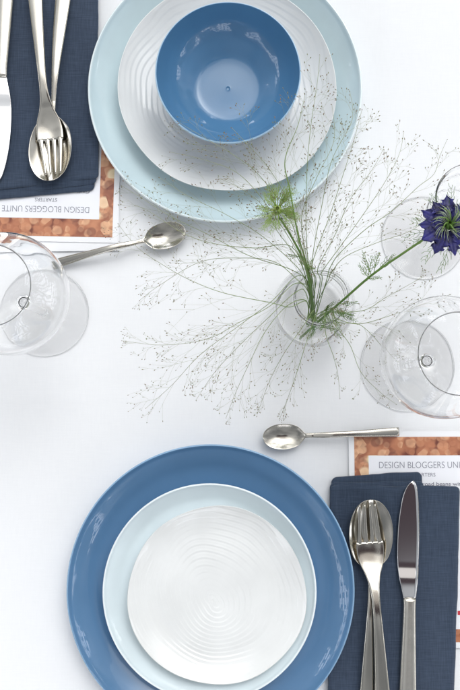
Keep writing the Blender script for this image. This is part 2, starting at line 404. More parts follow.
# ------------------------------------------------------------------ menu cards (paper lies on the cloth)
def sheet(name, x0, y0, x1, y1, z, mat, parent, th=.0003):
    vs = [(x0, y0, z), (x1, y0, z), (x1, y1, z), (x0, y1, z), (x0, y0, z - th), (x1, y0, z - th), (x1, y1, z - th), (x0, y1, z - th)]
    fs = [(0, 1, 2, 3), (7, 6, 5, 4), (0, 4, 5, 1), (1, 5, 6, 2), (2, 6, 7, 3), (3, 7, 4, 0)]
    return mesh(name, vs, fs, mat, parent, smooth=False)
def lettering(name, txt, x, y, width, height, z, parent, thick=0.0, align='CENTER', mat='ink'):
    c = bpy.data.curves.new(name, 'FONT'); c.body = txt; c.size = 1; c.align_x = 'LEFT'; c.offset = thick; c.extrude = 0
    tmp = bpy.data.objects.new('tmp', c); COL.objects.link(tmp)
    dg = bpy.context.evaluated_depsgraph_get(); me = bpy.data.meshes.new_from_object(tmp.evaluated_get(dg))
    bpy.data.objects.remove(tmp)
    xs = [v.co.x for v in me.vertices]; ys = [v.co.y for v in me.vertices]
    w0 = max(xs) - min(xs); sx = width / w0; sy = height / 0.70
    x_0 = x - width / 2 if align == 'CENTER' else x
    for v in me.vertices: v.co = Vector(((v.co.x - min(xs)) * sx + x_0, v.co.y * sy + y, z))
    me.materials.clear(); me.materials.append(M[mat])
    o = bpy.data.objects.new(name, me); COL.objects.link(o); o.parent = parent
    return o
def menu_card(px, py, rz, label):
    """A5 card: origin at its top left corner, x to the right, y up"""
    p = at(px, py, 0.0015)
    root = empty('menu_card', (p.x, p.y, 0.0), rz)
    tag(root, label, 'menu card', 'menu cards')
    z = .0016
    sheet('paper', 0, -.210, .148, 0, z, M['paper'], root)
    sheet('photo_border', .0055, -.2045, .1425, -.0055, z + .0002, M['copper'], root, .0001)
    sheet('text_panel', .0195, -.192, .1285, -.0238, z + .0004, M['panel'], root, .0001)
    zt = z + .00055
    lettering('title_lettering', 'DESIGN BLOGGERS UNITE', .074, -.0362, .0885, .0064, zt, root, thick=-.012)
    lettering('course_lettering', 'STARTERS', .074, -.0445, .0225, .0036, zt, root)
    lettering('dish_lettering', 'Garlic roasted broad beans with a', .074, -.0535, .088, .0036, zt, root, thick=.008)
    lettering('dish_lettering', 'fresh mint and lemon dressing', .074, -.0605, .076, .0034, zt, root)
    for k, mt in enumerate(('red_ink',)):
        sheet('printed_mark', .104, -.1785 - .011 * k, .124, -.1745 - .011 * k, zt, M[mt], root, .00005)
    return root
menu_card(348.5, 431.5, R(0.2), 'menu card with copper photo border below the lower dessert spoon, reading the right way up')
menu_card(117.5, 243, R(180 - 1.2), 'menu card with copper photo border seen upside down, under the upper napkin')
def plain(px, py, rz, label):
    p = at(px, py, 0.0005); root = None
    o = sheet('paper_sheet', 0, -.210, .148, 0, .0008, M['paper'], None); o.location = (p.x, p.y, 0); o.rotation_euler = (0, 0, rz)
    tag(o, label, 'paper', 'paper sheets'); return o
plain(119.5, 250.5, R(180 + 0.8), 'plain white paper sheet peeking out beneath the upside down menu card')

# ------------------------------------------------------------------ napkins
def napkin_layer(name, corners, z0, th, parent, seed, fold=(1, 1, 1, 1), nx=70, ny=110, rad=.0022):
    """a folded thickness of linen between four plan corners (tl, tr, br, bl), rounded where it folds"""
    tl, tr, br, bl = [at(*c, z0 + th) for c in corners]
    vs = []; top = []; bot = []
    def edge(u, v):
        W_ = (tr - tl).length; H_ = (bl - tl).length
        return min(u * W_, (1 - u) * W_, v * H_, (1 - v) * H_)
    def us(n, W_):
        a = [0, .06, .2, .45, .75, 1.15]
        h = [x * rad / W_ for x in a]
        m = [h[-1] + (1 - 2 * h[-1]) * i / n for i in range(1, n)]
        return h + m + [1 - x for x in reversed(h)]
    U = us(nx, (tr - tl).length); V = us(ny, (bl - tl).length)
    c0 = (tl + tr + br + bl) / 4
    for v in V:
        rt = []; rb = []
        for u in U:
            W_ = (tr - tl).length; H_ = (bl - tl).length; rc = .0055
            uu, vv = u, v
            dx = min(u, 1 - u) * W_; dy = min(v, 1 - v) * H_
            if dx < rc and dy < rc:
                a_, b_ = 1 - dx / rc, 1 - dy / rc
                a2 = a_ * math.sqrt(1 - b_ * b_ / 2); b2 = b_ * math.sqrt(1 - a_ * a_ / 2)
                du = rc * (1 - a2) / W_; dv = rc * (1 - b2) / H_
                uu = du if u < .5 else 1 - du; vv = dv if v < .5 else 1 - dv
            p = (tl * (1 - uu) + tr * uu) * (1 - vv) + (bl * (1 - uu) + br * uu) * vv
            ex = .0010 * noise.noise(Vector((p.x * 17, p.y * 17, seed + 2))) + .0008 * noise.noise(Vector((p.x * 34, p.y * 34, seed))) + .0004 * noise.noise(Vector((p.x * 110, p.y * 110, seed)))
            e = edge(u, v)
            ew = math.exp(-(e / .004) ** 2)
            d = (p - c0).normalized(); q = p + d * ex * ew
            rr = min(1, e / rad); f = math.sqrt(max(0, 1 - (1 - rr) ** 2))
            und = .0012 * noise.noise(Vector((p.x * 20, p.y * 13, seed + 5))) + .00022 * noise.noise(Vector((p.x * 70, p.y * 55, seed + 9)))
            ztop = z0 + th * (.5 + .5 * f) + und * f + .0005 * math.exp(-((e - .004) / .0025) ** 2)
            zbot = z0 + th * (.5 - .5 * f)
            rt.append(len(vs)); vs.append((q.x, q.y, ztop))
            rb.append(len(vs)); vs.append((q.x, q.y, zbot))
        top.append(rt); bot.append(rb)
    fs = []
    for j in range(len(V) - 1):
        for i in range(len(U) - 1):
            fs.append((top[j][i], top[j + 1][i], top[j + 1][i + 1], top[j][i + 1]))
            fs.append((bot[j][i], bot[j][i + 1], bot[j + 1][i + 1], bot[j + 1][i]))
    o = mesh(name, vs, fs, M['linen'], parent)
    return o
def napkin(label, layers, seed):
    p = at(*layers[0][0][0], 0); root = empty('napkin', (0, 0, 0)); tag(root, label, 'napkin', 'linen napkins')
    for i, (c, z0, th) in enumerate(layers):
        napkin_layer('folded_layer', c, z0, th, root, seed + i * 7)
    return root
napkin('folded navy linen napkin beside the large cornflower blue plate, under the dark bladed knife',
       [([(331.5, 477.5), (422.5, 471.5), (424.5, 712), (331, 712)], .0024, .0022),
        ([(330, 483), (424, 480.5), (424, 712), (328, 712)], .0044, .0014),
        ([(330.5, 485), (460.5, 486.5), (454.5, 712), (328, 712)], .0052, .0020)], 3)
napkin('folded navy linen napkin at the upper left, beside the large aqua plate',
       [([(-60, -22), (97.5, -22), (94, 190), (-60, 205)], .0024, .0024),
        ([(-60, -22), (98.0, -22), (96.5, 184.5), (-60, 199)], .0044, .0014),
        ([(-60, -22), (98, -22), (98.8, 178.5), (-60, 195.5)], .0052, .0020)], 31)

# ------------------------------------------------------------------ cutlery
def loft(name, st, mat, parent, nv=14, p=3.0, cap='both', ns=None):
    """st: function s -> (x_left, x_right, z_mid, depth, thickness); s runs over list ns. local -y away from tip."""
    vs = []; rings = []
    for s in ns:
        xl, xr, zm, dep, th = st(s)
        ring = []; topi = []; boti = []
        for i in range(nv + 1):
            v = -math.cos(math.pi * i / nv)
            x = (xl + xr) / 2 + (xr - xl) / 2 * v
            f = max(0.0, 1 - abs(v) ** p) ** .5
            zc = zm - dep * (1 - v * v)
            topi.append((x, zc + th / 2 * f)); boti.append((x, zc - th / 2 * f))
        pts = topi + boti[-2:0:-1]
        for x, z in pts: ring.append(len(vs)); vs.append((x, -s, z))
        rings.append(ring)
    fs = []; n = len(rings[0])
    for a, b in zip(rings, rings[1:]):
        for j in range(n):
            k = (j + 1) % n; fs.append((a[j], a[k], b[k], b[j]))
    if cap in ('both', 'tip'): fs.append(tuple(reversed(rings[0])))
    if cap in ('both', 'end'): fs.append(tuple(rings[-1]))
    o = mesh(name, vs, fs, mat, parent); return o
def rng(a, b, n): return [a + (b - a) * i / n for i in range(n + 1)]
def tab4(t):  # table s -> (halfwidth, z, depth, thick)
    cols = list(zip(*t)); ss = cols[0]
    return lambda s: tuple(sinterp(list(zip(ss, c)), s) for c in cols[1:])
def aim(name, tip, end, z, pitch=0.0):
    a = at(*tip, z); b = at(*end, z); d = b - a
    rz = math.atan2(d.x, -d.y)            # local -y runs along d
    o = empty(name, (a.x, a.y, z), rz)
    o.rotation_euler = (pitch, 0, rz); return o

def make_spoon(name, tip, end, z, scale_l, bw, bl, hw, label, group, pitch=0.0):
    """bw half width of bowl, bl bowl length, hw half width of handle end, scale_l total length"""
    root = aim(name, tip, end, z, pitch); tag(root, label, 'spoon', group)
    Lh = scale_l
    nl = bl * 1.18
    def bowl_f(s):
        u = min(1, s / bl)
        # egg shape, broadest nearer the neck
        w_ = bw * (max(0, 1 - abs(2 * u ** .94 - 1) ** 2.05) ** .5 if 0 < u < 1 else 0)
        neck = .0024
        k = max(0.0, min(1.0, (s - bl * .80) / (bl * .38))); k = k * k * (3 - 2 * k)
        w2 = w_ * (1 - k) + neck * k if s > bl * .8 else w_
        w2 = max(w2, .0003 if s < bl * .5 else neck)
        dep = bw * .42 * (math.sin(math.pi * u) ** .8 if 0 < u < 1 else 0)
        zz = .0085 + .0015 * (1 - u) + (0.0012 * k)
        if s > bl: zz = .0085 + .0012 * k
        th = .0014 + .0012 * k
        return -w2, w2, zz, dep, th
    ss = [bl * (1 - math.cos(math.pi * i / 40)) / 2 for i in range(37)] ; ss = [s for s in ss if s < bl * .93] 
    ss[0] = 0.00005
    ss += rng(bl * .935, nl, 14)
    bo = loft('bowl', bowl_f, M['steel'], root, nv=24, p=4, ns=ss, cap='tip')
    e = bowl_f(nl)
    def handle_f(s):
        u = (s - nl) / (Lh - nl)
        w_ = sinterp([(0, e[1]), (.12, .0029), (.5, hw * .72), (.93, hw), (1.0, hw * .97)], u)
        zz = sinterp([(0, e[2]), (.25, .0125), (.6, .0095), (1, .0030)], u)
        return -w_, w_, zz, -0.0004 * min(1, u * 3), sinterp([(0, e[4]), (.2, .0030), (1, .0026)], u)
    loft('handle', handle_f, M['steel'], root, nv=24, p=4, ns=rng(nl, Lh, 40), cap='end')
    return root

def make_fork(name, tip, end, z, label, group, pitch=0.0):
    root = aim(name, tip, end, z, pitch); tag(root, label, 'fork', group)
    def zc(s): return sinterp([(0, .0075), (.018, .0050), (.036, .0035), (.052, .0040), (.068, .0075), (.085, .0118), (.105, .0135), (.15, .0105), (.208, .0045)], s)
    def head(s):
        w_ = sinterp([(.034, .0129), (.042, .0133), (.050, .0128), (.058, .0108), (.066, .0076), (.076, .0052), (.084, .0043), (.090, .0040)], s)
        return -w_, w_, zc(s), .0014 * max(0, min(1, (.075 - s) / .03)), .0019 + .0006 * (s > .07)
    loft('head', head, M['steel'], root, nv=18, p=5, ns=rng(.036, .090, 26), cap='tip')
    for i in range(4):
        def tine(s, i=i):
            c = (i - 1.5) * .0066
            k = s / .038
            c2 = c * (.74 + .26 * min(1, k))
            hw_ = sinterp([(0, .0006), (.004, .0011), (.02, .0016), (.034, .0022), (.039, .0031)], s)
            dz = .0014 * (1 - (c / .0132) ** 2)
            return c2 - hw_, c2 + hw_, zc(s) - dz * min(1, .4 + k * .6), 0, .0019
        loft('tine', tine, M['steel'], root, nv=8, p=3, ns=rng(0, .0385, 16))
    def handle(s):
        u = (s - .090) / .118
        w_ = sinterp([(0, .0040), (.12, .0041), (.5, .0058), (.95, .0078), (1, .0076)], u)
        return -w_, w_, zc(s), -.0004 * min(1, u * 3), .0025 + .0001 * min(1, u * 5)
    loft('handle', handle, M['steel'], root, nv=18, p=5, ns=rng(.090, .208, 40), cap='end')
    return root

def make_knife(name, tip, end, z, label, group, roll=0.0):
    root = aim(name, tip, end, z); tag(root, label, 'knife', group)
    root.rotation_euler = (root.rotation_euler[0], roll, root.rotation_euler[2])
    LT = [(0, .0022), (.002, -.0004), (.005, -.0030), (.012, -.0064), (.025, -.0094), (.045, -.0118), (.070, -.0124), (.090, -.0110), (.104, -.0080), (.112, -.0062)]
    RT = [(0, .0030), (.002, .0048), (.005, .0060), (.012, .0072), (.025, .0082), (.045, .0090), (.070, .0088), (.090, .0080), (.104, .0068), (.112, .0060)]
    def blade(s):
        return sinterp(LT, s), sinterp(RT, s), sinterp([(0, .0030), (.078, .0030), (.084, .0033), (.0925, .0046), (.098, .0049), (.112, .0049)], s), 0, .0014 + .0006 * min(1, s / .1)
    ns = [0, .001, .0025] + rng(.004, .112, 60)
    b = loft('blade', blade, M['blade'], root, nv=30, p=60, ns=ns)
    for v in b.data.vertices:      # a narrow ground bevel falling to the back of the blade
        s = -v.co.y; xr = sinterp(RT, s); d = xr - v.co.x
        if d < .0024 and v.co.z > blade(s)[2]: v.co.z -= (.0024 - d) * .42
        v.co.z += .0003 * (v.co.x / .012) 
    def handle(s):
        u = (s - .112) / .113
        l = sinterp([(0, -.0064), (.08, -.0062), (.5, -.0078), (.95, -.0092), (1, -.0088)], u)
        r_ = sinterp([(0, .0062), (.08, .0060), (.5, .0070), (.95, .0080), (1, .0076)], u)
        return l, r_, sinterp([(0, .0046), (.2, .0042), (1, .0034)], u), -.0006, sinterp([(0, .0040), (.1, .0052), (.6, .0056), (1, .0050)], u)
    loft('handle', handle, M['satin'], root, nv=16, p=3.5, ns=rng(.1121, .225, 40))
    return root

ZN = .0076
make_spoon('table_spoon', (370, 498.5), (366.5, 706), ZN - .001, .205, .0213, .069, .0080, 'table spoon under the fork on the lower napkin, handle towards the bottom', 'table spoons')
make_fork('fork', (366, 503.5), (383, 712), ZN + .0042, 'fork lying in the spoon on the lower napkin, tines pointing up', 'forks')
make_knife('table_knife', (410, 480.5), (407.5, 705), ZN, 'table knife with dark reflecting blade on the lower napkin', 'knives')
make_spoon('table_spoon', (49.5, 183.5), (66, -25), ZN - .001, .205, .0213, .069, .0080, 'table spoon under the fork on the upper left napkin, bowl pointing down', 'table spoons')
make_fork('fork', (54.7, 176), (33.5, -32), ZN + .0042, 'fork lying in the spoon on the upper left napkin, tines pointing down', 'forks')
make_knife('table_knife', (-3.5, 187), (8, -38), ZN, 'table knife with bright white blade cut off by the left picture edge', 'knives')
make_spoon('dessert_spoon', (186, 232.5), (55, 264.5), .0006, .135, .0133, .043, .0046, 'dessert spoon below the upside down menu card, handle reaching under the left wine glass', 'dessert spoons')
make_spoon('dessert_spoon', (262.5, 437), (398, 431.5), .0006, .135, .0125, .042, .0044, 'dessert spoon lying above the lower menu card, bowl to the left', 'dessert spoons')

# ------------------------------------------------------------------ glasses
def glass_thing(root, parts):
    """parts: (name, profile) in one continuous outline; each part keeps the outline open where it joins the next"""
    for nm, prof in parts:
        o = lathe(nm, prof, M['glass'], root, n=96, k=5, flip=nm != 'foot')
    return root
def wine_glass(px, py, label, foot=.0430, zj=.088, zw=.136, rw=.0510, zr=.188, rr=.0325, name='wine_glass', group='stemmed glasses'):
    p = at(px, py, 0); root = empty(name, (p.x, p.y, .0001)); tag(root, label, 'wine glass', group)
    t = .0009; sr = .0040
    st_b = [(sr, .012), (.0048, .0065), (.009, .0042), (.020, .0028), (foot - .003, .0014), (foot - .0004, .0010), (foot, .0006), (foot - .0005, 0), (foot * .55, .0001), (0, .0003)]
    stem = [(sr, .012), (sr * .93, .02), (sr * .90, zj * .5), (sr * .95, zj - .012), (.0058, zj - .003)]
    out = [(.0058, zj - .003), (.010, zj + .0008), (.0225, zj + .009), (rw * .80, zj + (zw - zj) * .45), (rw * .975, zj + (zw - zj) * .78), (rw, zw), (rw * .97, zw + (zr - zw) * .3), (rr + (rw - rr) * .42, zw + (zr - zw) * .68), (rr + .0003, zr - .003), (rr + .00005, zr - .0004), (rr - .0001, zr), (rr - .0003, zr - .0004)]
    inn = [(rr - .0003, zr - .0004), (rr - .0003, zr - .003), (rr - t + (rw - rr) * .42, zw + (zr - zw) * .68), (rw * .97 - t, zw + (zr - zw) * .3), (rw - t, zw), (rw * .975 - t, zj + (zw - zj) * .78), (rw * .80 - t, zj + (zw - zj) * .45 + t * .6), (.0215, zj + .0106), (.0088, zj + .0036), (0, zj + .0028)]
    glass_thing(root, [('foot', st_b), ('stem', stem), ('bowl', out + inn[1:])])
    return root
wine_glass(45, 313, 'wide wine glass at the left edge beside the upside down menu card')
wine_glass(406.5, 365.5, 'wide wine glass above the lower menu card, right of the vase', foot=.0450)
wine_glass(423.5, 238, 'narrower tall glass whose foot shows beneath the blue flower', foot=.0415, zj=.090, zw=.138, rw=.0255, zr=.160, rr=.0280, name='champagne_glass')

# the vase
p = at(322, 297, .105); V0 = Vector((p.x, p.y, 0))
vase = empty('glass_vase', (V0.x, V0.y, .0001)); tag(vase, 'small round clear glass jar vase holding the grasses and blue flower', 'vase')
glass_thing(vase, [
    ('body', [(0, .0012), (.020, .0008), (.027, 0), (.031, .0006), (.0345, .005), (.0372, .015), (.0385, .030), (.0380, .048), (.0350, .063), (.0290, .076), (.0245, .0835), (.0232, .087)]),
    ('neck', [(.0232, .087), (.0228, .090), (.0240, .0925), (.0246, .0935), (.0232, .0950), (.0230, .0985), (.0233, .1015), (.0236, .1030), (.0235, .1042), (.0230, .1047), (.0227, .1042), (.0225, .1020), (.0223, .095), (.0224, .087)]),
    ('inner_wall', [(.0224, .087), (.0234, .0833), (.0280, .0756), (.0340, .0626), (.0371, .0480), (.0376, .030), (.0363, .0155), (.0334, .0070), (.0265, .0042), (.012, .0062), (0, .0068)])])

# ------------------------------------------------------------------ plants
class Tubes:
    def __init__(s): s.v = []; s.f = []; s.t = []
    def tube(s, pts, r0, r1, sides=4, t0=0.0, t1=1.0):
        n = len(pts); pr = None
        for i, p in enumerate(pts):
            d = (pts[min(i + 1, n - 1)] - pts[max(i - 1, 0)])
            if d.length < 1e-9: d = Vector((0, 0, 1))
            d.normalize(); a = d.cross(Vector((.13, .21, .97)))
            if a.length < 1e-4: a = d.cross(Vector((1, 0, 0)))
            a.normalize(); b = d.cross(a); u = i / (n - 1); r = r0 + (r1 - r0) * u
            ring = []
            for k in range(sides):
                th = 2 * math.pi * k / sides
                ring.append(len(s.v)); s.v.append(p + (a * math.cos(th) + b * math.sin(th)) * r); s.t.append(t0 + (t1 - t0) * u)
            if pr:
                for k in range(sides):
                    k2 = (k + 1) % sides; s.f.append((pr[k], pr[k2], ring[k2], ring[k]))
            pr = ring
    def grain(s, p, d, ln, r, tone):
        d = d.normalized(); a = d.cross(Vector((.3, .1, .9))).normalized(); b = d.cross(a)
        i0 = len(s.v); s.v.append(p); s.t.append(tone)
        for q, rr in ((.3, r), (.65, r * .8)):
            for k in range(5):
                th = 2 * math.pi * k / 5; s.v.append(p + d * ln * q + (a * math.cos(th) + b * math.sin(th)) * rr); s.t.append(tone)
        s.v.append(p + d * ln); s.t.append(tone)
        for k in range(5):
            k2 = (k + 1) % 5
            s.f += [(i0, i0 + 1 + k2, i0 + 1 + k), (i0 + 1 + k, i0 + 1 + k2, i0 + 6 + k2, i0 + 6 + k), (i0 + 6 + k, i0 + 6 + k2, i0 + 11)]
    def build(s, name, mat, parent):
        return mesh(name, s.v, s.f, M[mat], parent, vcol=s.t)

def lift(pxs, zm, ze, root=(313, 325), rim=None):
    """plan knots -> 3D path from the foot of the vase, over its rim and out"""
    if rim is None:
        dx, dy = pxs[0][0] - 322, pxs[0][1] - 297; l = math.hypot(dx, dy); rim = (322 + dx / l * 16, 297 + dy / l * 16)
    pts = [at(*root, .012), at(*rim, .1075)]
    n = len(pxs)
    for i, (x, y) in enumerate(pxs):
        u = (i + 1) / n
        z = .1075 * (1 - u) ** 2 + 2 * u * (1 - u) * (2 * zm - .5 * (.1075 + ze)) + u * u * ze
        pts.append(at(x, y, z))
    return pts
GN = [0]
def grass(pxs, label, zm=.15, ze=.11, start=.40, nb=12, bl=.042, rim=None, root=None, seeds=1.0, r0=.00042, colt=(0.0, 1.0)):
    GN[0] += 1; rnd = random.Random(100 + GN[0])
    rt = root or (311 + rnd.uniform(-4, 5), 322 + rnd.uniform(-5, 6))
    P = lift(pxs, zm, ze, rt, rim)
    path = catmull(P, 9); n = len(path)
    base = P[0].copy(); rootO = empty('grass_spray', base); tag(rootO, label, 'grass', 'grass sprays in the vase')
    # arc length
    cum = [0]
    for a, b in zip(path, path[1:]): cum.append(cum[-1] + (b - a).length)
    T = cum[-1]
    st = Tubes(); st.tube([q - base for q in path], r0, .00013, 5, colt[0], colt[1]); st.build('stem', 'stem', rootO)
    br = Tubes(); sd_ = Tubes()
    def pos(s):
        for i in range(n - 1):
            if cum[i + 1] >= s:
                f = (s - cum[i]) / max(1e-9, cum[i + 1] - cum[i]); return path[i].lerp(path[i + 1], f), (path[i + 1] - path[i]).normalized()
        return path[-1], (path[-1] - path[-2]).normalized()
    def seed(p, d):
        d = (d + Vector((rnd.gauss(0, .3), rnd.gauss(0, .3), rnd.gauss(0, .3)))).normalized()
        sd_.grain(p - base, d, rnd.uniform(.0015, .0024), rnd.uniform(.00032, .00045), rnd.random() * 1.2)
    def branch(p, d, ln, level):
        side = Vector((d.y, -d.x, rnd.uniform(-.4, .4)))
        k = 7; q = p.copy(); dd = d.copy(); pts = [q.copy()]
        bend = rnd.uniform(-.05, .05)
        for i in range(k):
            dd = (dd + side * bend * .5 + Vector((0, 0, -.02)) + Vector((rnd.gauss(0, .03), rnd.gauss(0, .03), rnd.gauss(0, .03)))).normalized()
            q = q + dd * ln / k; 
            if q.z < .012: q.z = .012; dd.z = abs(dd.z)
            pts.append(q.copy())
            if level == 0 and i >= 1 and rnd.random() < .55:
                a = rnd.choice((-1, 1)) * rnd.uniform(.25, .6)
                branch(q, rot(dd, a, rnd), ln * rnd.uniform(.32, .62), 1)
            elif level == 1 and i in (2, 4) and rnd.random() < .46 * seeds:
                a = rnd.choice((-1, 1)) * rnd.uniform(.3, .7); e = rot(dd, a, rnd); l2 = rnd.uniform(.003, .007)
                br.tube([q - base, q + e * l2 - base], .00008, .00007, 3, .9, 1); seed(q + e * l2, e)
        br.tube([x - base for x in pts],   .00010 if level == 0 else .00007, .00005, 3, .7, 1.1)
        seed(pts[-1], dd)
    for j in range(nb):
        u = start + (.95 - start) * (j + rnd.random() * .8) / nb
        p, d = pos(u * T); sgn = 1 if j % 2 else -1
        branch(p, rot(d, sgn * rnd.uniform(.22, .62), rnd), bl * rnd.uniform(.6, 1.15) * (1.12 - .38 * (u - start) / (1 - start)), 0)
    seed(path[-1], (path[-1] - path[-2]).normalized())
    br.build('panicle', 'stem', rootO); tag(sd_.build('seeds', 'seed', rootO), kind='stuff')
    return rootO
def rot(d, a, rnd):
    """turn d by a mostly in plan, with some lift"""
    c, s = math.cos(a), math.sin(a)
    v = Vector((d.x * c - d.y * s, d.x * s + d.y * c, d.z)); v.z += rnd.gauss(0, .22) * abs(s)
    return v.normalized()

G = 'grass spray '
grass([(292, 270), (250, 256), (207, 234), (172, 217), (140, 197), (122, 186)], 'grass spray crossing below the upper plates and ending beside the upside down menu card', .15, .12)
grass([(290, 307), (272, 303), (224, 293), (190, 280), (163, 265), (137, 247), (118, 224)], 'long grass spray curving over the tip of the upper dessert spoon', .14, .06, start=.45)
grass([(292, 247), (255, 248), (216, 244), (185, 234), (150, 212), (135, 205)], 'grass spray running level leftwards just under the upper plates', .16, .12, rim=(308, 285))
grass([(297, 276), (272, 301), (240, 325), (200, 355), (172, 385), (146, 408)], 'grass spray slanting down left to the open cloth above the blue plate', .13, .05, start=.5, nb=13)
grass([(294, 284), (270, 306), (240, 322), (207, 339), (163, 345), (124, 341)], 'grass spray bowing flat left, its tip nearest the left wine glass', .13, .05, start=.48)
grass([(296, 292), (268, 318), (240, 345), (215, 372), (196, 400)], 'grass spray reaching steeply down left, its tip over open cloth left of the plate\'s top', .13, .06, start=.4, nb=13)
grass([(287, 306), (265, 332), (250, 362), (236, 392), (226, 418)], 'grass spray hanging down to just above the top edge of the near blue plate', .13, .05, start=.4, nb=12)
grass([(309, 334), (298, 369), (289, 395), (280, 418)], 'grass spray hanging down almost to the bowl of the lower dessert spoon', .12, .06, start=.45, nb=10, bl=.026)
grass([(302, 328), (285, 352), (270, 380), (258, 412)], 'grass spray hanging down just left of the lower dessert spoon bowl', .12, .06, start=.42, nb=11, bl=.028)
grass([(326, 335), (333, 355), (338, 375), (340, 398)], 'thin short grass spray hanging straight down above the lower spoon handle', .11, .05, start=.45, nb=4, bl=.014)
grass([(338, 322), (358, 324), (372, 335), (386, 351), (398, 362)], 'short grass spray touching the front of the right wine glass', .12, .09, start=.4, nb=8, bl=.022)
grass([(335, 325), (350, 345), (361, 372), (380, 392), (396, 404)], 'grass spray drooping down right across the right wine glass foot', .12, .05, start=.35, nb=9, bl=.024)
grass([(336, 318), (358, 324), (386, 317), (415, 307), (449, 295)], 'grass spray reaching right between the blue flower and right glass', .13, .13, start=.4, nb=9, bl=.026)
grass([(340, 312), (365, 310), (385, 298), (403, 288), (425, 276)], 'grass spray fanning right just beneath the blue flower', .14, .12, start=.35, nb=8, bl=.028)
grass([(330, 268), (340, 253), (366, 229), (392, 211), (418, 187), (434, 174), (440, 156), (447, 140)], 'long grass spray passing above the blue flower to the tall glass rim', .17, .15, start=.42, nb=10, bl=.026)
grass([(322, 272), (340, 247), (365, 212), (385, 182), (399, 155), (404, 132)], 'grass spray rising right of the upper plates with dense crooked tip', .17, .16, start=.42, nb=13, bl=.034)
grass([(330, 275), (345, 257), (379, 242), (408, 232), (429, 219)], 'grass spray ending at the left petals of the blue flower', .15, .14, start=.35, nb=8, bl=.026)
grass([(304, 255), (298, 235), (290, 190), (285, 160), (298, 125), (305, 95)], 'stout grass spray rising over the upper plates towards the blue bowl', .18, .18, start=.48, nb=13, bl=.036, rim=(311, 283), r0=.0011, colt=(-.5, .6))
grass([(308, 260), (306, 220), (307, 170), (311, 125), (317, 85), (320, 55)], 'tall straight grass spray standing over the plates right of the bowl', .18, .18, start=.5, nb=11, bl=.032, rim=(313, 283), colt=(-.2, .8))
grass([(304, 262), (288, 215), (258, 174), (232, 154), (205, 138), (178, 122)], 'grass spray arching left over the rippled white plate beneath the bowl', .18, .17, start=.5, nb=12, bl=.034, rim=(309, 286))
grass([(312, 265), (330, 215), (344, 172), (354, 140), (362, 110)], 'grass spray rising along the right rim of the aqua plate', .18, .17, start=.42, nb=12, bl=.034, rim=(316, 282))
grass([(318, 268), (335, 235), (350, 200), (372, 170), (383, 150)], 'grass spray between the aqua plate and the crooked tipped spray', .16, .15, start=.40, nb=11, bl=.034, rim=(320, 283))
grass([(306, 255), (302, 215), (318, 175), (334, 140), (332, 105)], 'grass spray curving over the right side of the rippled plate', .18, .18, start=.48, nb=10, bl=.032, rim=(312, 282))
grass([(300, 262), (278, 232), (262, 205), (240, 188), (218, 178)], 'short grass spray behind the feathery green bud over the aqua plate', .16, .15, start=.42, nb=10, bl=.034, rim=(308, 287))
grass([(300, 282), (275, 262), (240, 258), (200, 262), (160, 285), (140, 300)], 'grass spray fanning left below the upper dessert spoon bowl', .14, .07, start=.45, nb=12, bl=.034)

grass([(303, 262), (272, 212), (240, 175), (205, 160), (170, 152)], 'grass spray spread over the lower left of the white plate that holds the bowl', .18, .17, start=.45, nb=12, bl=.04, rim=(309, 285))
grass([(304, 258), (292, 210), (270, 170), (248, 145), (232, 128)], 'grass spray whose tip reaches the near rim of the blue bowl', .18, .18, start=.5, nb=10, bl=.032, rim=(310, 284))
grass([(298, 268), (262, 236), (225, 214), (188, 196), (160, 178)], 'grass spray over the near left rim of the large aqua plate', .16, .14, start=.45, nb=11, bl=.036, rim=(307, 287))
grass([(312, 262), (322, 205), (332, 160), (352, 120), (350, 92)], 'grass spray reaching farthest up over the right rim of the white plate', .18, .18, start=.5, nb=10, bl=.032, rim=(315, 283))

# --- love in a mist flowers
def frond(T, p, d, ln, rnd, n=8, t=.3, side=None, r=.00034):
    q = p.copy(); dd = d.normalized(); pts = [q.copy()]
    for i in range(n):
        dd = (dd + Vector((rnd.gauss(0, .1), rnd.gauss(0, .1), rnd.gauss(0, .1)))).normalized(); q = q + dd * ln / n; pts.append(q.copy())
        if i > 0:
            for sg in (-1, 1):
                e = rot(dd, sg * rnd.uniform(.5, .95), rnd); l2 = ln * .34 * (1 - i / n * .6) * rnd.uniform(.6, 1.2)
                m1 = q + e * l2 * .6; m2 = q + (e + dd * .5).normalized() * l2 * 1.05
                T.tube([q, m1, m2], r * .8, r * .4, 3, t, t + .3)
                e2 = rot(e, -sg * .7, rnd); T.tube([m1, m1 + e2 * l2 * .45], r * .6, r * .4, 3, t, t + .3)
    T.tube(pts, r, r * .5, 4, t, t + .3)

def nigella(pxs, zs, label, c_px, cz, petals):
    rnd = random.Random(5 if petals else 9)
    pts3 = [at(x, y, z) for (x, y), z in zip(pxs, zs)]
    base = pts3[0].copy()
    root = empty('love_in_a_mist' if petals else 'seed_bud_stem', base); tag(root, label, 'flower' if petals else 'flower bud')
    path = catmull(pts3, 9)
    T = Tubes(); T.tube([q - base for q in path], .00115 if petals else .0010, .0009, 8, -.1, .35); T.build('stem', 'green', root)
    return root, base, path, rnd

